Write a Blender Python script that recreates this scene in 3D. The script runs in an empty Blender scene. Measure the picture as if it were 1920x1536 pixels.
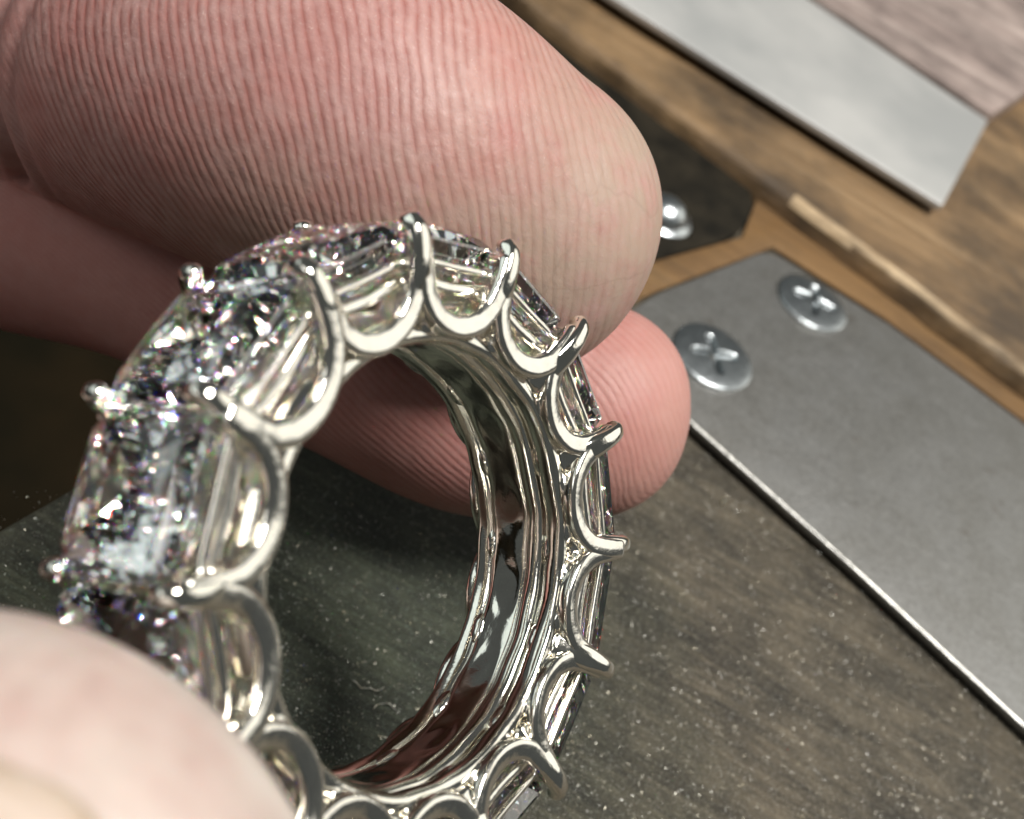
import bpy, bmesh, math, random
import numpy as np
from mathutils import Matrix, Vector, noise

random.seed(7); rng = np.random.default_rng(7)
sc = bpy.context.scene
col = sc.collection
sc.unit_settings.system = 'METRIC'
sc.unit_settings.scale_length = 0.001          # one unit is one millimetre: this is a close-up of a ring

# ------------------------------------------------------------------ camera
F_PX, CX, CY, W_PX = 2099.2, 960.0, 768.0, 1920.0
H = 60.0                                        # camera height above the bench top, mm
nrm = Vector((.36, .60, .71)).normalized()      # bench normal seen from the camera
ex = Vector((.85, -.5, 0)); ex = (ex - nrm * ex.dot(nrm)).normalized()
ey = nrm.cross(ex)
M3 = Matrix((ex, ey, nrm))                      # camera axes -> world axes
CAM = Matrix.Translation((0, 0, H)) @ M3.to_4x4()
cam_d = bpy.data.cameras.new('camera'); cam = bpy.data.objects.new('camera', cam_d); col.objects.link(cam)
cam.matrix_world = CAM
cam_d.sensor_width = 36.0; cam_d.sensor_fit = 'HORIZONTAL'
cam_d.lens = 36.0 * F_PX / W_PX
cam_d.clip_start = 1.0; cam_d.clip_end = 3000.0
cam_d.dof.use_dof = True
cam_d.dof.focus_distance = 52.0
APERTURE = .68                                  # lens opening, mm
cam_d.dof.aperture_fstop = cam_d.lens * 1e-3 / APERTURE
sc.camera = cam

# ------------------------------------------------------------------ light
world = bpy.data.worlds.new('World'); sc.world = world; world.use_nodes = True
bg = world.node_tree.nodes['Background']
bg.inputs[0].default_value = (.93, 1.0, .98, 1); bg.inputs[1].default_value = .075
def c2w(v): return (CAM @ Vector(v))
def area_lamp(name, direction, dist, size, irradiance, colour):
    d = bpy.data.lights.new(name, 'AREA'); d.shape = 'DISK'; d.size = size
    d.energy = irradiance * math.pi * dist * dist; d.color = colour
    o = bpy.data.objects.new(name, d); col.objects.link(o)
    tgt = c2w((0, 0, -52)); dirw = (M3 @ Vector(direction).normalized())
    o.location = tgt + dirw * dist
    o.rotation_euler = dirw.to_track_quat('Z', 'Y').to_euler()
    return o
area_lamp('bench_lamp', (.62, .43, .655), 420, 140, 5.5, (1, .97, .92))
area_lamp('camera_side_fill', (-.05, .25, .97), 420, 130, .27, (1, .99, .95))  # added frontal fill, gives the stones and metal more sparkle
area_lamp('upper_left_fill', (-.48, .68, .55), 600, 560, .66, (.90, 1, .97))  # added unseen fill from upper left for metal highlights and brighter stones
area_lamp('right_side_fill', (.93, .20, -.16), 620, 480, .60, (1, .97, .88))  # added off-frame softbox, brightens the front faces of the ring

vs = sc.view_settings
vs.view_transform = 'Standard'; vs.look = 'None'; vs.exposure = 0; vs.gamma = 1; vs.use_curve_mapping = False
cy = sc.cycles
cy.max_bounces = 44; cy.transmission_bounces = 40; cy.glossy_bounces = 8; cy.diffuse_bounces = 3
cy.transparent_max_bounces = 8; cy.sample_clamp_indirect = 0; cy.blur_glossy = .1
cy.caustics_reflective = False; cy.caustics_refractive = False
cy.use_denoising = True

# ------------------------------------------------------------------ helpers
def tag(o, label=None, cat=None, group=None, kind=None):
    if label: o['label'] = label
    if cat: o['category'] = cat
    if group: o['group'] = group
    if kind: o['kind'] = kind
    return o
def px(x, y, depth):                            # a pixel of the photograph at a depth from the lens -> world
    return c2w(((x - CX) / F_PX * depth, (CY - y) / F_PX * depth, -depth))
def at(x, y, h=0.0):                            # a pixel of the photograph on the bench, h mm above its top
    r = M3 @ Vector(((x - CX) / F_PX, (CY - y) / F_PX, -1))
    return Vector((0, 0, H)) + r * ((h - H) / r.z)
def link(name, me, mat=None, parent=None):
    o = bpy.data.objects.new(name, me); col.objects.link(o)
    if mat and not me.materials: me.materials.append(mat)
    if parent: o.parent = parent
    return o
def empty(name, m):
    o = bpy.data.objects.new(name, None); o.empty_display_size = 2; col.objects.link(o); o.matrix_world = m; return o
def smooth(me, on=True):
    me.polygons.foreach_set('use_smooth', [on] * len(me.polygons)); me.update()
def from_bm(name, bm, sm=True):
    me = bpy.data.meshes.new(name); bm.normal_update(); bm.to_mesh(me); bm.free(); smooth(me, sm); return me
def remesh(bm, name, voxel, iters=4, fac=.5):
    me = bpy.data.meshes.new('tmp'); bm.to_mesh(me); bm.free()
    o = bpy.data.objects.new('tmp', me); col.objects.link(o)
    r = o.modifiers.new('r', 'REMESH'); r.mode = 'VOXEL'; r.voxel_size = voxel
    if iters:
        s = o.modifiers.new('s', 'SMOOTH'); s.iterations = iters; s.factor = fac
    dg = bpy.context.evaluated_depsgraph_get(); dg.update()
    out = bpy.data.meshes.new_from_object(o.evaluated_get(dg)); out.name = name
    bpy.data.objects.remove(o); bpy.data.meshes.remove(me)
    smooth(out); return out
def catmull(P, n):
    P = [np.array(p, float) for p in P]
    Q = [2 * P[0] - P[1]] + P + [2 * P[-1] - P[-2]]
    out = []
    for i in range(1, len(Q) - 2):
        for k in range(n):
            t = k / n; a, b, c, d = Q[i - 1], Q[i], Q[i + 1], Q[i + 2]
            out.append(.5 * (2 * b + (c - a) * t + (2 * a - 5 * b + 4 * c - d) * t * t + (3 * b - a - 3 * c + d) * t ** 3))
    out.append(P[-1]); return np.array(out)
def sweep(bm, pts, sa, sb, ref, seg=16, closed=False, power=2.0, round_ends=True):
    """tube through pts; half sizes sa along ref, sb across (scalars or arrays); ref a vector or one per point"""
    pts = np.array(pts, float); n = len(pts)
    sa = np.broadcast_to(np.array(sa, float), (n,)); sb = np.broadcast_to(np.array(sb, float), (n,))
    ref = np.broadcast_to(np.array(ref, float), (n, 3))
    if closed: T = np.roll(pts, -1, 0) - np.roll(pts, 1, 0)
    else: T = np.gradient(pts, axis=0)
    T /= np.linalg.norm(T, axis=1)[:, None]
    A = ref - T * (ref * T).sum(1)[:, None]; A /= np.linalg.norm(A, axis=1)[:, None]
    B = np.cross(T, A)
    rings = []
    def ring(c, a, b, A, B):
        vs = []
        for k in range(seg):
            w = 2 * math.pi * k / seg; cw, sw = math.cos(w), math.sin(w)
            q = 2 / power
            x = math.copysign(abs(cw) ** q, cw) * a; y = math.copysign(abs(sw) ** q, sw) * b
            vs.append(bm.verts.new(c + A * x + B * y))
        return vs
    idx = []
    if not closed and round_ends:
        for f in (0, .5, .85): idx.append((pts[0] - T[0] * math.sqrt(max(0, 1 - max(f, .2) ** 2)) * min(sa[0], sb[0]) , sa[0] * max(f, .2), sb[0] * max(f, .2), 0))
    for i in range(n): idx.append((pts[i], sa[i], sb[i], i))
    if not closed and round_ends:
        for f in (.85, .5, 0): idx.append((pts[-1] + T[-1] * math.sqrt(max(0, 1 - max(f, .2) ** 2)) * min(sa[-1], sb[-1]), sa[-1] * max(f, .2), sb[-1] * max(f, .2), n - 1))
    for c, a, b, i in idx: rings.append(ring(c, a, b, A[i], B[i]))
    m = len(rings)
    for i in range(m if closed else m - 1):
        r0, r1 = rings[i], rings[(i + 1) % m]
        for k in range(seg): bm.faces.new((r0[k], r0[(k + 1) % seg], r1[(k + 1) % seg], r1[k]))
    if not closed:
        bm.faces.new(rings[0][::-1]); bm.faces.new(rings[-1])
def prism(bm, top, depth, bevel=.0, seg=3):
    """closed slab: polygon of world points, pushed down by depth, edges bevelled"""
    n = len(top)
    a = [bm.verts.new(p) for p in top]; b = [bm.verts.new(Vector(p) - Vector((0, 0, depth))) for p in top]
    fs = [bm.faces.new(a), bm.faces.new(b[::-1])]
    for i in range(n): fs.append(bm.faces.new((a[i], b[i], b[(i + 1) % n], a[(i + 1) % n])))
    bmesh.ops.recalc_face_normals(bm, faces=fs)
    if bevel: bmesh.ops.bevel(bm, geom=list({e for f in fs for e in f.edges}), offset=bevel, segments=seg, affect='EDGES', profile=.6)
def round_poly(P, i, r, n=6):
    """round the corner i of a polygon of 3-d points"""
    P = [Vector(p) for p in P]; c = P[i]; a = P[i - 1]; b = P[(i + 1) % len(P)]
    p = c + (a - c).normalized() * r; q = c + (b - c).normalized() * r
    arc = [(1 - t) ** 2 * p + 2 * t * (1 - t) * c + t * t * q for t in [k / n for k in range(n + 1)]]
    return P[:i] + arc + P[i + 1:]

# ------------------------------------------------------------------ materials
class N:
    def __init__(s, name):
        s.m = bpy.data.materials.new(name); s.m.use_nodes = True; s.t = s.m.node_tree
        s.b = s.t.nodes['Principled BSDF']; s.o = s.t.nodes['Material Output']
        s.co = s.t.nodes.new('ShaderNodeTexCoord')
    def n(s, k, **kw):
        x = s.t.nodes.new('ShaderNode' + k)
        for a, v in kw.items():
            if hasattr(x, a): setattr(x, a, v)
            else: x.inputs[a.replace('_', ' ')].default_value = v
        return x
    def l(s, a, b): s.t.links.new(a, b)
    def coords(s, scale=(1, 1, 1), rot=(0, 0, 0), out='Object'):
        m = s.n('Mapping'); m.inputs['Scale'].default_value = scale; m.inputs['Rotation'].default_value = rot
        s.l(s.co.outputs[out], m.inputs[0]); return m.outputs[0]
    def noise(s, scale, detail=4, rough=.55, vec=None, dist=0):
        x = s.n('TexNoise'); x.inputs['Scale'].default_value = scale; x.inputs['Detail'].default_value = detail
        x.inputs['Roughness'].default_value = rough; x.inputs['Distortion'].default_value = dist
        s.l(vec if vec else s.co.outputs['Object'], x.inputs['Vector']); return x.outputs['Fac']
    def ramp(s, fac, stops):
        r = s.n('ValToRGB'); e = r.color_ramp.elements
        while len(e) < len(stops): e.new(.5)
        for i, (p, c) in enumerate(stops):
            e[i].position = p; e[i].color = tuple(c) + (1,) if len(c) == 3 else c
        s.l(fac, r.inputs[0]); return r.outputs[0]
    def mix(s, fac, a, b, mode='MIX'):
        x = s.n('Mix', data_type='RGBA', blend_type=mode)
        for v, i in ((fac, 0), (a, 6), (b, 7)):
            if hasattr(v, 'links'): s.l(v, x.inputs[i])
            else: x.inputs[i].default_value = v if i == 0 else (tuple(v) + (1,) if len(v) == 3 else v)
        return x.outputs[2]
    def math(s, op, a, b=0.0, c=0.0):
        x = s.n('Math', operation=op)
        for i, v in enumerate((a, b, c)):
            if hasattr(v, 'links'): s.l(v, x.inputs[i])
            else: x.inputs[i].default_value = v
        return x.outputs[0]
    def bump(s, h, dist, strength=1.0, prev=None):
        x = s.n('Bump'); x.inputs['Strength'].default_value = strength; x.inputs['Distance'].default_value = dist
        s.l(h, x.inputs['Height'])
        if prev: s.l(prev, x.inputs['Normal'])
        return x.outputs[0]
    def set(s, **kw):
        for k, v in kw.items():
            i = s.b.inputs[k.replace('_', ' ')]
            if hasattr(v, 'links'): s.l(v, i)
            else: i.default_value = tuple(v) + (1,) if isinstance(v, tuple) and len(v) == 3 and i.type == 'RGBA' else v
        return s

def mat_metal(name, base, rough, bump_d=.012, bump_s=5.0, var=.06):
    m = N(name); v = m.noise(1.3, 3)
    c = m.ramp(v, [(.3, tuple(x * .88 for x in base)), (.7, base)])
    r = m.math('MULTIPLY_ADD', m.noise(4, 4), var * 2, rough - var)
    h = m.noise(bump_s, 3, .6)
    fine = m.noise(16, 3, .7, m.coords((1, 1, .25)))
    m.set(Base_Color=c, Metallic=1.0, Roughness=r, Normal=m.bump(fine, .0022, .8, m.bump(h, bump_d))); return m.m
M_GOLD = mat_metal('white_gold', (.91, .88, .80), .09, .012, 1.6, .04)
M_CAST = mat_metal('cast_white_gold', (.89, .86, .79), .13, .012, 2.2, .05)

def mat_diamond(name, parts):
    m = N(name); m.t.nodes.remove(m.b); prev = None
    for c, ior in parts:
        g = m.n('BsdfGlass'); g.inputs['Color'].default_value = c + (1,); g.inputs['Roughness'].default_value = 0; g.inputs['IOR'].default_value = ior
        if prev is None: prev = g.outputs[0]
        else:
            a = m.n('AddShader'); m.l(prev, a.inputs[0]); m.l(g.outputs[0], a.inputs[1]); prev = a.outputs[0]
    m.l(prev, m.o.inputs['Surface']); return m.m
M_DIA = mat_diamond('diamond', [((1, 1, 1), 2.417)])
M_CROWN = mat_diamond('diamond_crown', [((.86, .86, .86), 2.417), ((.14, 0, 0), 2.39), ((0, .14, 0), 2.42), ((0, 0, .14), 2.455)])   # splits colours where light leaves the stone

def mat_skin():
    m = N('skin')
    at_ = m.n('Attribute', attribute_name='ridge'); am = m.n('Attribute', attribute_name='ridge_amount'); ti = m.n('Attribute', attribute_name='tip')
    wob = m.math('MULTIPLY_ADD', m.noise(.13, 2), 1.2, -.6)
    wob2 = m.math('MULTIPLY_ADD', m.noise(.9, 3), .15, -.075)
    ph = m.math('ADD', m.math('ADD', at_.outputs['Fac'], wob), wob2)
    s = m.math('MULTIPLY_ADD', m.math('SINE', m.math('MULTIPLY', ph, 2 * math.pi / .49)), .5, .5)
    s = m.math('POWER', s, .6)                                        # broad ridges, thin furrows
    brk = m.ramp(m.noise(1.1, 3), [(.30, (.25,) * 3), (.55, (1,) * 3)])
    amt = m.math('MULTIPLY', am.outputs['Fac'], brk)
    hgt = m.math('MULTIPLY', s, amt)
    big = m.noise(.12, 3); mot = m.noise(.9, 5, .6)
    base = m.ramp(big, [(.35, (.375, .182, .168)), (.65, (.45, .258, .242))])
    base = m.mix(.5, base, m.ramp(mot, [(.3, (.32, .165, .145)), (.7, (.48, .315, .285))]))
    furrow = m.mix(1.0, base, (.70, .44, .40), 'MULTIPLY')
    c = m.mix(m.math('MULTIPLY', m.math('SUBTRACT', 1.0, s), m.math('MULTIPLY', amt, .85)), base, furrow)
    flake = m.ramp(m.noise(5, 3, .7), [(.60, (0,) * 3), (.72, (1,) * 3)])
    c = m.mix(m.math('MULTIPLY', flake, m.math('MULTIPLY', s, .45)), c, (.60, .46, .42))
    bl = m.ramp(m.noise(.22, 4, .6, m.coords((1, 1, 1), (1, 2, 0))), [(.45, (0,) * 3), (.7, (1,) * 3)])
    c = m.mix(m.math('MULTIPLY', bl, .45), c, (.42, .15, .13))
    grime = m.math('MULTIPLY', m.ramp(m.noise(.35, 5, .65), [(.25, (.15,) * 3), (.55, (1,) * 3)]), ti.outputs['Fac'])
    c = m.mix(m.math('MULTIPLY', grime, .8), c, (.335, .262, .20))
    vec = m.coords((1, 1, 1)); fine = m.ramp(m.noise(7, 4, .75), [(.66, (0,) * 3), (.72, (1,) * 3)])
    c = m.mix(m.math('MULTIPLY', fine, m.math('MULTIPLY_ADD', ti.outputs['Fac'], .5, .12)), c, (.20, .14, .10))
    vo = m.n('TexVoronoi', feature='DISTANCE_TO_EDGE'); vo.inputs['Scale'].default_value = .17
    wv = m.n('VectorMath', operation='ADD'); m.l(m.co.outputs['Object'], wv.inputs[0]); nz = m.n('TexNoise'); nz.inputs['Scale'].default_value = .6; m.l(m.co.outputs['Object'], nz.inputs['Vector'])
    m.l(nz.outputs['Color'], wv.inputs[1]); m.l(wv.outputs[0], vo.inputs['Vector'])
    crack = m.ramp(vo.outputs['Distance'], [(.004, (1,) * 3), (.016, (0,) * 3)])
    c = m.mix(m.math('MULTIPLY', crack, m.math('MULTIPLY', ti.outputs['Fac'], .12)), c, (.13, .07, .05))
    pa = m.n('Attribute', attribute_name='pale'); c = m.mix(m.math('MULTIPLY', m.math('MULTIPLY', pa.outputs['Fac'], m.ramp(m.noise(.16, 4, .6), [(.3, (.35,) * 3), (.6, (1,) * 3)])), .8), c, (.59, .545, .49))  # paler thumb: its blown-out brightness is mixed into the colour
    pk = m.n('Attribute', attribute_name='pink'); c = m.mix(m.math('MULTIPLY', pk.outputs['Fac'], .5), c, (.47, .205, .18))
    b1 = m.bump(hgt, .030, .9)
    b2 = m.bump(m.noise(6, 4, .65), .022, .7, b1)
    b3 = m.bump(m.noise(.4, 3), .18, .6, b2)
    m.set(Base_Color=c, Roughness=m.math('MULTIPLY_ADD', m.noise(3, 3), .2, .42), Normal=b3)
    m.b.inputs['Subsurface Weight'].default_value = .22
    m.b.inputs['Subsurface Radius'].default_value = (1.6, .6, .35); m.b.inputs['Subsurface Scale'].default_value = .6
    m.b.inputs['Specular IOR Level'].default_value = .35
    return m.m
M_SKIN = mat_skin()
def mat_nail():
    m = N('nail'); v = m.coords((1, 6, 1))
    ra = m.n('Attribute', attribute_name='rim')
    c = m.ramp(m.noise(.5, 3, .5, v), [(.3, (.52, .42, .36)), (.7, (.60, .50, .44))])
    c = m.mix(m.math('MULTIPLY', m.math('MULTIPLY', ra.outputs['Fac'], m.ramp(m.noise(.6, 4), [(.3, (.35,) * 3), (.6, (1,) * 3)])), .95), c, (.30, .22, .12))
    m.set(Base_Color=c, Roughness=.35)
    m.b.inputs['Subsurface Weight'].default_value = .15; m.b.inputs['Subsurface Radius'].default_value = (1, .5, .3)
    return m.m
M_NAIL = mat_nail()

def mat_wood(name, dark, mid, light, ang, stretch=.12, scale=.35, grime=.5, rough=.6, speck=.0, bumpd=.25, dark_patch=None, streak=0.):
    m = N(name); v = m.coords((stretch, 1, 1), (0, 0, ang))
    g = m.noise(scale, 6, .62, v, .6); f = m.noise(scale * 6, 5, .7, v, .3)
    c = m.ramp(g, [(.28, dark), (.5, mid), (.72, light)])
    c = m.mix(.45, c, m.ramp(f, [(.3, dark), (.5, mid), (.75, light)]))
    d = m.ramp(m.noise(scale * .35, 6, .65), [(.40, (0,) * 3), (.62, (1,) * 3)])
    c = m.mix(m.math('MULTIPLY', d, grime), c, tuple(x * .35 for x in dark))
    if speck:
        sp = m.ramp(m.noise(4.2, 5, .8), [(.55, (0,) * 3), (.68, (1,) * 3)])
        c = m.mix(m.math('MULTIPLY', sp, speck), c, (.30, .28, .24))
        sp2 = m.ramp(m.noise(5.1, 5, .8, m.coords((1, 1, 1), (0, 0, 1))), [(.56, (0,) * 3), (.66, (1,) * 3)])
        c = m.mix(m.math('MULTIPLY', sp2, speck), c, (.02, .018, .015))
        sp3 = m.ramp(m.noise(7.5, 4, .8, m.coords((1, .5, 1), (.3, 0, 2))), [(.60, (0,) * 3), (.68, (1,) * 3)])
        c = m.mix(m.math('MULTIPLY', sp3, speck * .8), c, (.42, .39, .31))
    if streak:
        st = m.noise(2.2, 4, .6, m.coords((.05, 1, 1), (0, 0, ang)))
        c = m.mix(m.math('MULTIPLY', m.ramp(st, [(.52, (0,) * 3), (.66, (1,) * 3)]), streak), c, (.30, .25, .17))
        c = m.mix(m.math('MULTIPLY', m.ramp(st, [(.34, (1,) * 3), (.46, (0,) * 3)]), streak * 1.6), c, (.012, .010, .008))
    if dark_patch:                                                         # darker teal-tinted patch round a point, its edge broken by noise
        g = m.n('Vector' + 'Math', operation='DISTANCE'); m.l(m.co.outputs['Object'], g.inputs[0]); g.inputs[1].default_value = dark_patch[0]
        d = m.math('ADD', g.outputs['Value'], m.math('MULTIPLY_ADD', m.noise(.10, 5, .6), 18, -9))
        k = m.n('MapRange'); m.l(d, k.inputs[0]); k.inputs[1].default_value = dark_patch[1]; k.inputs[2].default_value = dark_patch[2]; k.inputs[3].default_value = 1; k.inputs[4].default_value = 0
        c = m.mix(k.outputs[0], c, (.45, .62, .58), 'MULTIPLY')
    n1 = m.bump(f, bumpd, .8); n2 = m.bump(m.noise(3.0, 5, .75), bumpd * .6, .8, n1)
    m.set(Base_Color=c, Roughness=rough, Normal=n2); return m.m
GR = math.radians(0)
M_BENCH = mat_wood('worn_bench_wood', (.024, .021, .016), (.098, .080, .054), (.25, .205, .14), math.radians(-75), .15, .45, .6, .5, 1.0, bumpd=.45, dark_patch=(tuple(at(560, 1180)), 13, 30), streak=.16)
M_BLOCK = mat_wood('bench_frame_wood', (.045, .028, .013), (.21, .125, .055), (.37, .25, .135), math.radians(8), .07, .20, .75, .5)
M_BARE = mat_wood('bare_wood', (.12, .07, .03), (.50, .36, .21), (.74, .60, .42), math.radians(8), .12, .30, .7, .55)
M_LEDGE = mat_wood('ledge_wood', (.07, .038, .013), (.18, .095, .032), (.30, .18, .07), math.radians(8), .07, .22, .35, .55)
M_PINK = mat_wood('pale_board_wood', (.09, .065, .06), (.36, .28, .25), (.60, .51, .46), math.radians(4), .05, .22, .5, .6)
M_STEEL = N('brushed_steel')
_m = M_STEEL
_g = _m.noise(.22, 5, .6); _f = _m.noise(2.2, 5, .7)
_c = _m.ramp(_g, [(.3, (.17, .165, .15)), (.7, (.25, .25, .245))])
_c = _m.mix(.5, _c, _m.ramp(_f, [(.3, (.13, .125, .115)), (.7, (.27, .27, .26))]))
_rust = _m.ramp(_m.noise(.5, 5, .7), [(.62, (0,) * 3), (.74, (1,) * 3)])
_c = _m.mix(_m.math('MULTIPLY', _rust, .6), _c, (.08, .055, .032))
_sc = _m.ramp(_m.noise(1.6, 4, .7, _m.coords((.06, 1.4, 1), (0, 0, .5))), [(.60, (0,) * 3), (.70, (1,) * 3)])
_c = _m.mix(_m.math('MULTIPLY', _sc, .25), _c, (.42, .42, .40))
_m.set(Base_Color=_c, Metallic=.75, Roughness=_m.math('MULTIPLY_ADD', _m.noise(1.2, 4), .18, .40), Normal=_m.bump(_f, .06, .6))
M_STEEL = _m.m
M_ZINC = mat_metal('zinc_screw', (.56, .60, .62), .30, .06, 1.2, .1)
M_SLOT = mat_metal('dark_slot', (.22, .24, .25), .38, .08, 2.5, .1)  # darker metal for the faces inside the cross recess
_m = N('pale_metal'); _m.set(Base_Color=_m.ramp(_m.noise(.06, 4), [(.35, (.38, .385, .38)), (.65, (.52, .515, .50))]), Metallic=.35, Roughness=.5, Normal=_m.bump(_m.noise(1.5, 4), .05, .5)); M_PALE = _m.m
_m = N('recess_black'); _m.set(Base_Color=_m.ramp(_m.noise(.3, 5), [(.35, (.008, .007, .005)), (.65, (.022, .018, .012))]), Metallic=0., Roughness=.8, Normal=_m.bump(_m.noise(1.2, 4), .1, .6)); _m.b.inputs['Specular IOR Level'].default_value = .12; M_RECESS = _m.m  # last colour is near black to carry the shade of the recess
_m = N('filings'); _m.set(Base_Color=_m.ramp(_m.noise(.8, 2), [(.3, (.62, .55, .38)), (.6, (.70, .70, .66))]), Metallic=1.0, Roughness=.4); M_FIL = _m.m
_m = N('dark_floor'); _m.set(Base_Color=_m.ramp(_m.noise(.03, 4), [(.3, (.006, .007, .005)), (.7, (.022, .015, .008))]), Roughness=1.0); _m.b.inputs['Specular IOR Level'].default_value = 0; M_FLOOR = _m.m

# ------------------------------------------------------------------ setting: floor under the bench, bench top
bm = bmesh.new()
bmesh.ops.create_grid(bm, x_segments=2, y_segments=2, size=900)
floor = link('floor', from_bm('floor', bm), M_FLOOR); floor.location = (0, 0, -70); tag(floor, kind='structure')

def grid_patch(corner_fn, nu, nv, hfun):
    bm = bmesh.new(); V = [[None] * (nv + 1) for _ in range(nu + 1)]
    for i in range(nu + 1):
        for j in range(nv + 1):
            p = corner_fn(i / nu, j / nv); V[i][j] = bm.verts.new((p.x, p.y, p.z + hfun(p)))
    for i in range(nu):
        for j in range(nv): bm.faces.new((V[i][j], V[i + 1][j], V[i + 1][j + 1], V[i][j + 1]))
    return bm
e0 = at(0, 992); e1 = at(150, 906)                                   # the sawn edge of the bench seen at the left
ed = (e1 - e0).normalized(); en = Vector((ed.y, -ed.x, 0))
if en.dot(at(900, 1400) - e0) < 0: en = -en
bm = bmesh.new()
far, wid = 190, 220
top = [e0 - ed * 120, e0 - ed * 120 + en * wid, e0 + ed * far + en * wid, e0 + ed * far]
prism(bm, top, 18, .5, 3)
bench = link('bench_top', from_bm('bench_top', bm, False), M_BENCH); tag(bench, kind='structure')

# ------------------------------------------------------------------ steel plate with its two screws
PH = 1.3
P = [at(1440, 466, PH), at(1668, 607, PH), at(1912, 787, PH), at(2300, 1085, PH), at(2300, 1715, PH), at(1920, 1362, PH), at(1600, 1065, PH), at(1288, 786, PH), at(1110, 625, PH), at(1230, 550, PH)]
P = round_poly(P, 0, 2.2)
bm = bmesh.new(); prism(bm, P, PH - .5, .30, 4)
plate = link('steel_plate', from_bm('steel_plate', bm), M_STEEL)
tag(plate, 'grey worn steel plate screwed to the bench top, lower edge shining', 'metal plate')
def smooth_by_angle(o, ang=35):
    for p in o.data.polygons: p.use_smooth = True
    o.data.set_sharp_from_angle(angle=math.radians(ang))
plate.data.materials.append(mat_metal('steel_edge_highlight', (.50, .49, .46), .42, .12, 1.1, .14))  # lighter steel on the bevels: a bright edge highlight put into the colour
for p in plate.data.polygons:
    if .15 < p.normal.z < .93: p.material_index = 1
smooth_by_angle(plate, 50)

def screw_mesh():
    bm = bmesh.new(); nr, ns = 40, 96; R = 3.35; rows = []
    for i in range(nr + 1):
        r = R * (i / nr); row = []
        for k in range(ns):
            a = 2 * math.pi * k / ns; x, y = r * math.cos(a), r * math.sin(a)
            z = .5 * (1 - (r / R) ** 2) ** .7 + .12
            arm = .46 - .10 * (r / 2)
            d = 0
            q = min(abs(x), abs(y)); L = max(abs(x), abs(y))
            e = max(0., min(1., (arm - q) / .16)) * max(0., min(1., (2.05 - L) / .35))
            d = .95 * e * (1 - .30 * L / 2)
            row.append(bm.verts.new((x, y, z - d)))
        rows.append(row)
    low = [bm.verts.new((R * .99 * math.cos(2 * math.pi * k / ns), R * .99 * math.sin(2 * math.pi * k / ns), -.3)) for k in range(ns)]
    rows.append(low)
    for i in range(len(rows) - 1):
        for k in range(ns): bm.faces.new((rows[i][k], rows[i + 1][k], rows[i + 1][(k + 1) % ns], rows[i][(k + 1) % ns]))
    bmesh.ops.remove_doubles(bm, verts=rows[0], dist=1e-5)
    bm.faces.new(low[::-1]); bmesh.ops.recalc_face_normals(bm, faces=bm.faces)
    for f in bm.faces:
        c = f.calc_center_median(); q = min(abs(c.x), abs(c.y)); L = max(abs(c.x), abs(c.y))
        if q < .36 and L < 1.8: f.material_index = 1
    me = from_bm('screw_head', bm); me.materials.append(M_ZINC); me.materials.append(M_SLOT); return me
sm_ = screw_mesh()
for x, y, rz, s, lab in ((1337, 668, .50, 1.0, 'cross-head screw in the steel plate, the one nearest the fingertips'),
                         (1524, 567, .15, .98, 'cross-head screw in the steel plate, beside the orange wooden edge')):
    o = link('screw', sm_, M_ZINC); o.location = at(x, y, PH + .2); o.rotation_euler = (0, 0, rz); o.scale = (s * 1.1, s * 1.1, s * .68)
    tag(o, lab, 'screw', 'screws in the steel plate')

# ------------------------------------------------------------------ raised wooden frame with worn edge, bar and board on it
BH = 3.0
def edge_pts(P0, P1, n, amp, seed):
    out = []
    for k in range(n):
        t = k / n; p = P0.lerp(P1, t)
        out.append(p + Vector((0, 1, 0)) * amp * noise.noise(Vector((p.x * .16, seed, 0))) + Vector((0, 1, 0)) * amp * .5 * noise.noise(Vector((p.x * .5, seed + 9, 0))))
    return out
L0, L1 = at(690, -235, BH), at(2420, 1055, BH)
dirb = (L1 - L0).normalized(); back = Vector((-dirb.y, dirb.x, 0))
if back.y < 0: back = -back
front = edge_pts(L0, L1, 90, .35, 3.1) + [L1]
poly = front + [L1 + back * 140, L0 + back * 140]
bm = bmesh.new()
top = [bm.verts.new(p) for p in poly]
drop = []
rings = [top]
for (dy, dz) in ((-.45, -.14), (-.85, -.42), (-1.1, -.9), (-1.2, -BH - .3)):
    rings.append([bm.verts.new(p - back * (-dy) + Vector((0, 0, dz)) + Vector((0, .25 * noise.noise(Vector((p.x * .35, dz * 2, 7))), 0))) for p in front])
bm.faces.new(top)
for a, b in zip(rings[:-1], rings[1:]):
    for k in range(len(front) - 1):
        f = bm.faces.new((a[k], b[k], b[k + 1], a[k + 1]))
        if b in rings[1:(4 if 0 < (front[k] - at(1470, 352, BH)).dot(dirb) < 9 else 3)] and (front[k] - at(1470, 352, BH)).dot(dirb) > 1.5 * noise.noise(front[k] * .3): f.material_index = 1
bmesh.ops.recalc_face_normals(bm, faces=bm.faces)
block = link('wooden_bench_frame', from_bm('wooden_bench_frame', bm), M_BLOCK); block.data.materials.append(M_BARE); smooth_by_angle(block, 60)
tag(block, 'worn brown wooden bench frame with orange side face and pale chipped edge', 'wooden frame')

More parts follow.
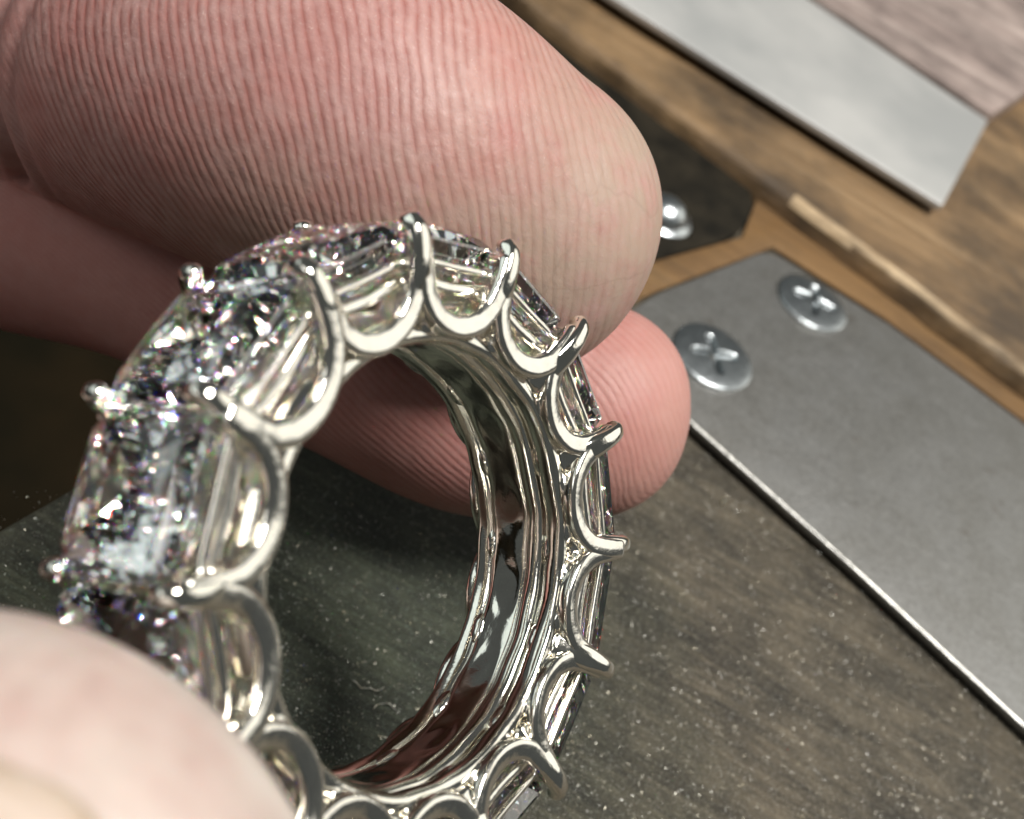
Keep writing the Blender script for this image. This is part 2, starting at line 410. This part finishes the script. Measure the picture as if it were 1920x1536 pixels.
TH = 2.0
bm = bmesh.new()
P = [at(1768, 385, BH + TH), at(1853, 226, BH + TH), at(1519, 0, BH + TH), at(1160, -240, BH + TH), at(800, -235, BH + TH), at(1180, 14, BH + TH)]
prism(bm, P, TH - 1.1, .2, 3)
bar = link('metal_bar', from_bm('metal_bar', bm), M_PALE); smooth_by_angle(bar, 50)
tag(bar, 'pale grey flat metal bar lying on the wooden frame', 'metal bar')
bm = bmesh.new(); T2 = 2.6
P = [at(1862, 212, BH + T2), at(1990, 130, BH + T2), at(1960, -240, BH + T2), at(1250, -240, BH + T2), at(1530, -8, BH + T2)]
prism(bm, P, T2 - .15, .4, 3)
board = link('wooden_board', from_bm('wooden_board', bm), M_PINK); smooth_by_angle(board, 50)
tag(board, 'pinkish weathered wooden board with dark grain beyond the metal bar', 'board')

bm = bmesh.new(); SH = .5
P = [at(x, y, SH) for x, y in ((1385, 318), (1500, 410), (1930, 725), (2300, 1000), (2300, 1075), (1912, 782), (1668, 602), (1450, 462), (1230, 546), (1100, 610), (1050, 540), (1240, 486), (1392, 444), (1418, 376))]
prism(bm, P, SH - .05, .15, 2)
ledge = link('wooden_ledge', from_bm('wooden_ledge', bm), M_LEDGE); smooth_by_angle(ledge, 50)
tag(ledge, 'orange-brown wooden ledge between the steel plate and the wooden frame', 'wooden ledge')

# black slab put in for a shaded recess, with a domed bolt, between the fingertip and the frame
bm = bmesh.new(); IH = .9
P = [at(1372, 312, IH), at(1396, 336, IH), at(1410, 362, IH), at(1412, 388, IH), at(1403, 414, IH), at(1384, 436, IH), at(1350, 452, IH), at(1240, 482, IH), at(1050, 520, IH), at(880, 330, IH), at(900, -20, IH), at(1130, 150, IH)]
prism(bm, P, IH - .1, .2, 3)
pad = link('recess_slab', from_bm('recess_slab', bm), M_RECESS); smooth_by_angle(pad, 50)
tag(pad, 'black slab in place of the dark recess behind the upper fingertip, beside the wooden frame', 'iron pad')
bm = bmesh.new()
prof = [(0, 2.0), (.6, 1.95), (1.2, 1.75), (1.7, 1.4), (2.05, .95), (2.2, .5), (2.22, .2), (2.9, .18), (3.0, 0.05), (3.0, -.15)]
rows = [[bm.verts.new((max(r, .001) * math.cos(2 * math.pi * k / 40), max(r, .001) * math.sin(2 * math.pi * k / 40), z)) for k in range(40)] for r, z in prof]
for a, b in zip(rows[:-1], rows[1:]):
    for k in range(40): bm.faces.new((a[k], b[k], b[(k + 1) % 40], a[(k + 1) % 40]))
bmesh.ops.remove_doubles(bm, verts=rows[0], dist=.01); bm.faces.new(rows[-1][::-1]); bmesh.ops.recalc_face_normals(bm, faces=bm.faces)
bolt = link('domed_bolt', from_bm('domed_bolt', bm), M_ZINC); bolt.location = at(1243, 405, IH)
tag(bolt, 'shiny domed bolt head on the dark recess slab, half behind the fingertip', 'bolt')

# ------------------------------------------------------------------ the ring
PHI, YAW, PITCH = 3.072, .946, .030
RC = Vector((-4.788, -5.900, -44.285))
Rr = Matrix.Rotation(PITCH, 3, 'X') @ Matrix.Rotation(YAW, 3, 'Y')
RING_M = CAM @ Matrix.Translation(RC) @ Rr.to_4x4()
ring = empty('eternity_ring', RING_M)
tag(ring, 'polished white metal eternity ring of large square-cut diamonds held in the fingers', 'ring')
NS = 14; AL = math.pi / NS
def cyl(u, r, z, th=0.): a = u * AL + th; return (r * math.cos(a), r * math.sin(a), z)

def setting_mesh():
    bm = bmesh.new()
    for s in (1, -1):
        zz = 1 if s > 0 else .90
        U = [(-.99, 12.3, 3.02), (-.97, 11.6, 2.98), (-.93, 10.9, 2.88), (-.84, 10.2, 2.78), (-.60, 9.55, 2.70), (-.3, 9.22, 2.66), (0, 9.12, 2.64)]
        U = U + [(-a, b, c) for a, b, c in U[-2::-1]]
        U = catmull(U, 6)
        pts = [cyl(u, r, z * s * zz - .50 * s) for u, r, z in U]
        sweep(bm, pts, .78, .30, (0, 0, 1), 14, power=3)                 # the U-shaped wall round the stone
        pts = [cyl(u, r, z * s * zz + .10 * s) for u, r, z in U]
        sweep(bm, pts, .30, .49, (0, 0, 1), 16, power=3.2)                            # its rounded front lip
        B = catmull([(-.95, 10.95, 2.25), (0, 10.62, 2.22), (.95, 10.95, 2.25)], 8)
        sweep(bm, [cyl(u, r, z * s * zz) for u, r, z in B], .32, .27, (0, 0, 1), 10, power=3.4)   # seat rail
        B = catmull([(-.97, 11.62, 2.60), (0, 11.40, 2.58), (.97, 11.62, 2.60)], 8)
        sweep(bm, [cyl(u, r, z * s * zz) for u, r, z in B], .24, .17, (0, 0, 1), 10, power=3.4)   # bearing under the girdle
        # web down to the finger rail, bulging in the middle
        Wb = catmull([(-1.0, 9.12, 1.72), (-.7, 9.1, 2.12), (-.3, 9.1, 2.32), (0, 9.1, 2.38), (.3, 9.1, 2.32), (.7, 9.1, 2.12), (1.0, 9.12, 1.72)], 6)
        sweep(bm, [cyl(u, r, z * s * zz) for u, r, z in Wb], .36, .40, (0, 0, 1), 12, power=2.4)
        for v in (-1, 1):                                                  # gusset between neighbouring walls
            G = catmull([(v * .99, 8.95, 1.7), (v * .97, 9.5, 2.05), (v * .97, 10.2, 2.35), (v * .98, 11.0, 2.6)], 5)
            sweep(bm, [cyl(u, r, z * s * zz) for u, r, z in G], .42, np.linspace(.85, .36, len(G)), (0, 0, 1), 12)
    for v in (-1, 1):                                                      # cross bars from side to side
        sweep(bm, [cyl(v, 9.5, z) for z in np.linspace(-1.9, 1.9, 9)], .34, .42, cyl(v, 1, 0), 10)
        sweep(bm, [cyl(v, 10.75, z) for z in np.linspace(-2.3, 2.3, 9)], .30, .22, cyl(v, 1, 0), 10)
    return remesh(bm, 'setting', .055, 3, .5)
def prong_mesh(s):
    bm = bmesh.new(); zz = 1 if s > 0 else .90
    K = catmull([(9.5, 2.2, .34), (10.4, 2.62, .44), (11.3, 2.95, .46), (12.2, 3.12, .45), (12.85, 3.12, .41), (13.2, 2.98, .34)], 6)
    pts = [(r, 0, z * s * zz) for r, z, w in K]
    sweep(bm, pts, np.interp(K[:, 0], [9.5, 11.2, 12.9, 13.3], [.60, .56, .40, .33]), K[:, 2] * .92, (0, 1, 0), 20, power=2.8)
    T = catmull([(12.9, 3.05, .36), (13.12, 2.9, .36), (13.17, 2.78, .33)], 5)
    sweep(bm, [(r, 0, z * s * zz) for r, z, w in T], T[:, 2] * 1.2, T[:, 2], (0, 1, 0), 14)
    return remesh(bm, 'prong', .045, 3, .5)
def band_mesh():
    """the finger side of the ring: rims, a rounded rail, a broad hollow band and oval openings behind the stones"""
    Z = [2.47, 2.40, 2.2, 1.9, 1.6, 1.42, 1.25, .98, .70, .48, .30, -.1, -.55, -1.0, -1.25, -1.42, -1.6, -1.85, -2.10, -2.25, -2.30]
    Rr_ = [8.80, 8.60, 8.50, 8.52, 8.66, 8.95, 8.68, 8.55, 8.60, 8.76, 8.70, 8.66, 8.64, 8.64, 8.67, 8.72, 8.62, 8.54, 8.52, 8.62, 8.85]
    C = catmull(np.stack([Z, Rr_], 1), 4); nz = len(C); n = 700
    bm = bmesh.new(); cols = []
    for k in range(n):
        a = 2 * math.pi * k / n; ca, sa = math.cos(a), math.sin(a)
        q = (a - PHI + AL) / (2 * AL); q = (q - round(q)) * 2 * AL * 8.6               # mm from the middle of the nearest stone
        w = noise.noise(Vector((ca * 3, sa * 3, 1))); colv = []
        for z, r in C:
            w2 = noise.noise(Vector((ca * 6, sa * 6, z * .9)))
            rr = r + .06 * w + .05 * w2
            for zc, hl, hw, dp in ((-.45, 1.35, .72, .05),):
                e = math.sqrt((q / hl) ** 2 + ((z - zc) / hw) ** 2)
                t = max(0, min(1, (1.15 - e) / .55)); rr += dp * t * t * (3 - 2 * t)
                lip = math.exp(-((e - 1.2) / .12) ** 2); rr -= .0 * lip
            colv.append(bm.verts.new((rr * ca, rr * sa, z + .05 * w2)))
        for z in (-2.3, 0, 2.47): colv.append(bm.verts.new((9.62 * ca, 9.62 * sa, z)))
        cols.append(colv)
    m = len(cols[0])
    for k in range(n):
        A, B = cols[k], cols[(k + 1) % n]
        for i in range(m): bm.faces.new((A[i], B[i], B[(i + 1) % m], A[(i + 1) % m]))
    bmesh.ops.recalc_face_normals(bm, faces=bm.faces)
    return from_bm('inner_band', bm)
def diamond_mesh():
    bm = bmesh.new(); a, b = 2.70, 2.76; V = []
    def row(scale, z, n, off, p=4.5, flat=0.):
        for k in range(n):
            w = 2 * math.pi * (k + off) / n; c, s = math.cos(w), math.sin(w); q = (abs(c) ** p + abs(s) ** p) ** (-1 / p)
            V.append((12.36 + z, a * scale * c * q, (b * scale - flat * 0) * s * q))
    def octa(sc_, z, cut):
        for sx in (-1, 1):
            for sy in (-1, 1):
                V.append((12.36 + z, sx * a * sc_, sy * (b * sc_ - cut))); V.append((12.36 + z, sx * (a * sc_ - cut), sy * b * sc_))
    octa(.52, .80, .36); octa(.87, .46, .52); row(.70, .69, 12, 0, 3.4); octa(1.0, .06, .55); octa(1.0, -.06, .55)
    row(.80, .595, 16, .5, 3.2)
    octa(.90, -.55, .50)
    row(.765, -1.08, 24, .5, 3.6); row(.60, -1.53, 20, 0, 3.2); row(.42, -1.92, 16, .5, 3.0); row(.22, -2.29, 12, .0, 2.6)
    V.append((12.36 - 2.58, 0, .35)); V.append((12.36 - 2.58, 0, -.35))
    for v in V: bm.verts.new(v)
    r = bmesh.ops.convex_hull(bm, input=bm.verts)
    dead = [v for v in bm.verts if not v.link_faces]
    bmesh.ops.delete(bm, geom=dead, context='VERTS')
    bmesh.ops.dissolve_limit(bm, angle_limit=.003, verts=bm.verts, edges=bm.edges)
    bmesh.ops.recalc_face_normals(bm, faces=bm.faces)
    for f in bm.faces:
        if f.calc_center_median().x > 12.42: f.material_index = 1
    me = from_bm('diamond', bm, False); me.materials.append(M_DIA); me.materials.append(M_CROWN); return me

me_set, me_pn, me_pf, me_dia = setting_mesh(), prong_mesh(1), prong_mesh(-1), diamond_mesh()
link('inner_band', band_mesh(), M_GOLD, ring)
for k in range(NS):
    th = PHI - 2 * math.pi * k / NS                     # prongs stand at th, stones half a step further
    tm = th - AL
    o = link('setting', me_set, M_CAST, ring); o.rotation_euler = (0, 0, tm + random.uniform(-.006, .006)); o.scale = (1, random.uniform(.985, 1.015), random.uniform(.985, 1.02))
    for me in (me_pn, me_pf):
        o = link('prong', me, M_GOLD, ring)
        o.rotation_euler = (random.uniform(-.018, .018), random.uniform(-.016, .016), th + random.uniform(-.014, .014))
        s = random.uniform(.985, 1.012); o.scale = (s, 1, random.uniform(.985, 1.02))
    o = link('diamond', me_dia, M_DIA, ring)
    j = Matrix.Rotation(random.uniform(-.03, .03), 4, 'Y') @ Matrix.Rotation(random.uniform(-.03, .03), 4, 'Z') @ Matrix.Rotation(random.uniform(-.02, .02), 4, 'X')
    T = Matrix.Translation((12.3, 0, 0))
    o.matrix_basis = Matrix.Rotation(tm, 4, 'Z') @ T @ j @ T.inverted()

# ------------------------------------------------------------------ the hand
def finger_axis(ctrl, n=10):
    C = []
    for x, y, d, r in ctrl:
        p = px(x, y, d); C.append((p.x, p.y, p.z, r))
    return catmull(C, n)
index_ax = finger_axis([(-1200, -160, 116, 9.9), (-800, -60, 102, 9.8), (-400, 20, 86, 9.8), (-120, 60, 74, 9.7), (80, 72, 66.5, 8.9), (420, 155, 57.6, 9.1), (700, 265, 55.2, 8.9), (935, 405, 58, 8.2)])
mid_ax = finger_axis([(-1700, 320, 82, 9.6), (-1150, 310, 80, 9.4), (-600, 320, 77, 9.2), (-100, 345, 74, 8.9), (96, 385, 71.5, 8.5), (326, 450, 69, 8.1), (686, 630, 67.3, 7.6), (900, 738, 67.5, 7.4), (1078, 765, 67.5, 6.6)])
thumb_ax = finger_axis([(-3600, 2400, 36, 11.5), (-2300, 2480, 31, 11.0), (-1200, 2330, 26.5, 10.6), (-560, 2190, 25.2, 10.4), (-215, 2035, 24.6, 10.2)])
def finger(bm, ax, cap=1.0, flat=.93):
    pts = ax[:, :3]; r = ax[:, 3]
    T = pts[-1] - pts[-2]; T /= np.linalg.norm(T)
    ext = []; er = []
    for f in np.linspace(.08, .995, 18):
        ext.append(pts[-1] + T * f * r[-1] * cap); er.append(r[-1] * (1 - f ** 2.3) ** (1 / 2.15))
    pts = np.vstack([pts, ext]); r = np.concatenate([r, er])
    view = np.array(M3 @ Vector((0, 0, 1)))
    sweep(bm, pts, r * flat, r, view, 48, round_ends=False)
bm = bmesh.new()
finger(bm, index_ax, 1.02); finger(bm, mid_ax, 1.05); finger(bm, thumb_ax, 1.0, .9)
pc = [px(-1200, -160, 110), px(-1500, 400, 85), px(-2800, 1700, 47)]
sweep(bm, catmull([pc[0], (pc[0] + pc[1]) / 2, pc[1], pc[2]], 8), 16, 13, tuple(M3 @ Vector((1, 0, 0))), 32)
hand_me = remesh(bm, 'hand', .34, 6, .5)
nv = len(hand_me.vertices)
co = np.empty(nv * 3); hand_me.vertices.foreach_get('co', co); co = co.reshape(-1, 3)
view = np.array(M3 @ Vector((0, 0, 1)))
def local(ax):
    """per vertex: distance along the axis to the tip cap centre (s), arc round it measured from the camera side (t), radial distance"""
    P = ax[:, :3]; T = np.gradient(P, axis=0); T /= np.linalg.norm(T, axis=1)[:, None]
    arc = np.concatenate([[0], np.cumsum(np.linalg.norm(np.diff(P, axis=0), axis=1))]); arc -= arc[-1]
    best = np.full(nv, 1e9); ib = np.zeros(nv, int)
    for i in range(len(P)):
        d = ((co - P[i]) ** 2).sum(1); m = d < best; best[m] = d[m]; ib[m] = i
    d = co - P[ib]; along = (d * T[ib]).sum(1); s = arc[ib] + along
    A = view[None] - T[ib] * (T[ib] @ view)[:, None]; A /= np.linalg.norm(A, axis=1)[:, None]
    B = np.cross(T[ib], A)                                             # across the finger
    a = (d * A).sum(1); b = (d * B).sum(1)
    t = np.arctan2(b, a) * ax[ib, 3]
    return s, t, np.sqrt(best) / ax[ib, 3]
sI, tI, dI = local(index_ax); sM, tM, dM = local(mid_ax); sT, tT, dT = local(thumb_ax)
def straight(p, q, r):                                                  # smooth coordinates for the skin ridges: a straight axis
    p, q = np.array(p), np.array(q); T = (q - p) / np.linalg.norm(q - p); d = co - q; sl = d @ T
    A = view - T * (T @ view); A /= np.linalg.norm(A); B = np.cross(T, A)
    return sl, np.arctan2(d @ B, d @ A + 3) * (r + 3)
sI, tI = straight(px(100, 75, 58), px(935, 405, 58), 8.6)
sM, tM = straight(px(96, 385, 65), px(1078, 765, 67.5), 7.4)
which = np.argmin(np.stack([dI, dM, dT]), 0)
tI = -tI if False else tI
def lerp(x, xs, ys): return np.interp(x, xs, ys)
SG = 1.0                                                               # across-axis sign so that t grows downwards in the photo
t = SG * tI; c0 = lerp(sI, [-24, -10, 0, 8], [.32, .75, .55, .15]); c1 = lerp(sI, [-24, -10, 0, 8], [.07, .03, .0, -.03])
phI = (sI - (c0 * t + c1 * t * t / 2)) / np.sqrt(1 + .35)
t = SG * tM; cm = lerp(sM, [-20, -4, 4], [2.0, 1.8, .6])
phM = (sM - cm * t) / np.sqrt(1 + cm ** 2)
phT = sT / 1.0
ridge = np.choose(which, [phI, phM, phT])
amt = np.choose(which, [lerp(sI, [-25, -21, 2, 8], [.15, 1, 1, .45]), lerp(sM, [-26, -18, 0, 6], [.2, .8, .8, .6]), lerp(sT, [-20, 0, 8], [.1, .5, .5])])
tip = np.choose(which, [lerp(sI, [-6, 0, 5], [0, .45, 1]) , lerp(sM, [-2, 5], [0, .7]), lerp(sT, [-20, 0], [.1, .25])])
tip = np.where(which == 0, np.clip(tip + lerp(SG * tI, [0, 6], [0, .9]) * lerp(sI, [-16, -6], [0, 1]), 0, 1), tip)
for nme, arr in (('ridge', ridge), ('ridge_amount', amt), ('tip', tip), ('pale', np.where(which == 2, 1., 0.)), ('pink', np.where(which == 1, 1., 0.))):
    at_ = hand_me.attributes.new(nme, 'FLOAT', 'POINT'); at_.data.foreach_set('value', np.ascontiguousarray(arr, dtype=np.float32))
# the crease of the first joint
no = np.empty(nv * 3); hand_me.vertices.foreach_get('normal', no); no = no.reshape(-1, 3)
s0 = straight(px(100, 75, 58), px(935, 405, 58), 8.6)[0]
for sc0, wd, dp in ((-26.3, .75, .75), (-28.2, .5, .35), (-23.9, .45, .18)):
    k = np.where(which == 0, dp * np.exp(-(((s0 - sc0 - .06 * tI + .5 * np.sin(tI * .35)) / wd) ** 2)), 0)
    co = co - no * k[:, None]
hand_me.vertices.foreach_set('co', np.ascontiguousarray(co.ravel())); hand_me.update()
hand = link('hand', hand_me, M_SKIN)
# thumbnail: a curved plate following the thumb, its rim tucked in
from mathutils.bvhtree import BVHTree
bvh = BVHTree.FromPolygons([v.co for v in hand_me.vertices], [p.vertices[:] for p in hand_me.polygons])
eye = Vector((0, 0, H)); bm = bmesh.new(); lay = bm.verts.layers.float.new('rim'); NU, NV = 44, 44; G = {}
for i in range(NU + 1):
    for j in range(NV + 1):
        u, v = i / NU * 2 - 1, j / NV * 2 - 1
        U_ = u * math.sqrt(1 - v * v / 2); V_ = v * math.sqrt(1 - u * u / 2)
        x, y = -150 + 455 * U_ + 60 * V_, 1835 + 440 * V_ - 60 * U_
        d = (px(x, y, 20) - eye).normalized(); hit = bvh.ray_cast(eye, d)
        if hit[0] is None: continue
        e = max(abs(u), abs(v)); off = .34 * (1 - e ** 8) - .10
        G[i, j] = bm.verts.new(hit[0] + hit[1] * off); G[i, j][lay] = e ** 3.5
for i in range(NU):
    for j in range(NV):
        q = [G.get(k) for k in ((i, j), (i + 1, j), (i + 1, j + 1), (i, j + 1))]
        if all(q): bm.faces.new(q)
bmesh.ops.recalc_face_normals(bm, faces=bm.faces)
link('thumbnail', from_bm('thumbnail', bm), M_NAIL, hand)
tag(hand, 'bare hand pinching the ring between thumb and two fingertips', 'hand')

# ------------------------------------------------------------------ filings and shavings on the bench
bm = bmesh.new()
def scatter(n, x0, x1, y0, y1, smin, smax):
    for _ in range(n):
        p = at(random.uniform(x0, x1), random.uniform(y0, y1), 0)
        s = random.uniform(smin, smax) * (1 if random.random() < .99 else 1.8)
        R = Matrix.Rotation(random.uniform(0, 6.28), 3, 'Z') @ Matrix.Rotation(random.uniform(-.9, .9), 3, 'X') @ Matrix.Rotation(random.uniform(-.9, .9), 3, 'Y')
        L = random.uniform(.6, 1.9)
        vs_ = [bm.verts.new(p + Vector((0, 0, s * .35)) + R @ Vector(v) * s) for v in ((-L, -.4, 0), (L, -.3, .1), (L * .6, .5, 0), (-L * .7, .4, .12), (0, 0, -.35))]
        for f in ((0, 1, 2), (0, 2, 3), (0, 4, 1), (1, 4, 2), (2, 4, 3), (3, 4, 0)): bm.faces.new([vs_[i] for i in f])
scatter(26000, 900, 1960, 840, 1620, .014, .044)
scatter(5200, 500, 1100, 880, 1500, .014, .045)
scatter(300, 0, 300, 920, 1250, .03, .07)
fil = link('metal_filings', from_bm('metal_filings', bm, False), M_FIL)
tag(fil, 'tiny bright metal filings scattered over the bench top', 'filings', kind='stuff')
def curl(x, y, L, turn, seed, label):
    random.seed(seed); p = at(x, y, .18); a = random.uniform(0, 6.28); pts = []
    for k in range(18):
        pts.append((p.x, p.y, p.z + .12 * math.sin(k * .8)));
        p = p + Vector((math.cos(a), math.sin(a), 0)) * L / 18; a += turn / 18 + random.uniform(-.15, .15)
    bm = bmesh.new(); sweep(bm, pts, .05, .03, (0, 0, 1), 6)
    o = link('metal_shaving', from_bm('metal_shaving', bm), M_FIL); tag(o, label, 'metal shaving', 'metal shavings on the bench')
for a in ((735, 1440, 3.2, 3.5, 1, 'thin curled metal shaving seen low inside the ring'),
          (660, 1275, 2.2, 1.2, 2, 'short pale metal shaving left of centre inside the ring'),
          (700, 1330, 2.0, -2.2, 3, 'bent dark metal shaving in the middle of the ring opening')): curl(*a)
bm = bmesh.new()
for v in ((-.5, -.22, 0), (.55, -.15, 0), (.45, .25, 0), (-.4, .2, 0), (-.4, -.1, .25), (.4, -.1, .3), (.3, .15, .22), (-.3, .12, .2)): bm.verts.new(v)
bmesh.ops.convex_hull(bm, input=bm.verts); bmesh.ops.recalc_face_normals(bm, faces=bm.faces)
chip = link('metal_chip', from_bm('metal_chip', bm, False), M_FIL); chip.location = at(1356, 942, .02); chip.rotation_euler = (0, 0, 1.3); chip.scale = (.9, .9, .9)
tag(chip, 'small bluish white metal chip on the bench below the fingertip', 'metal chip')
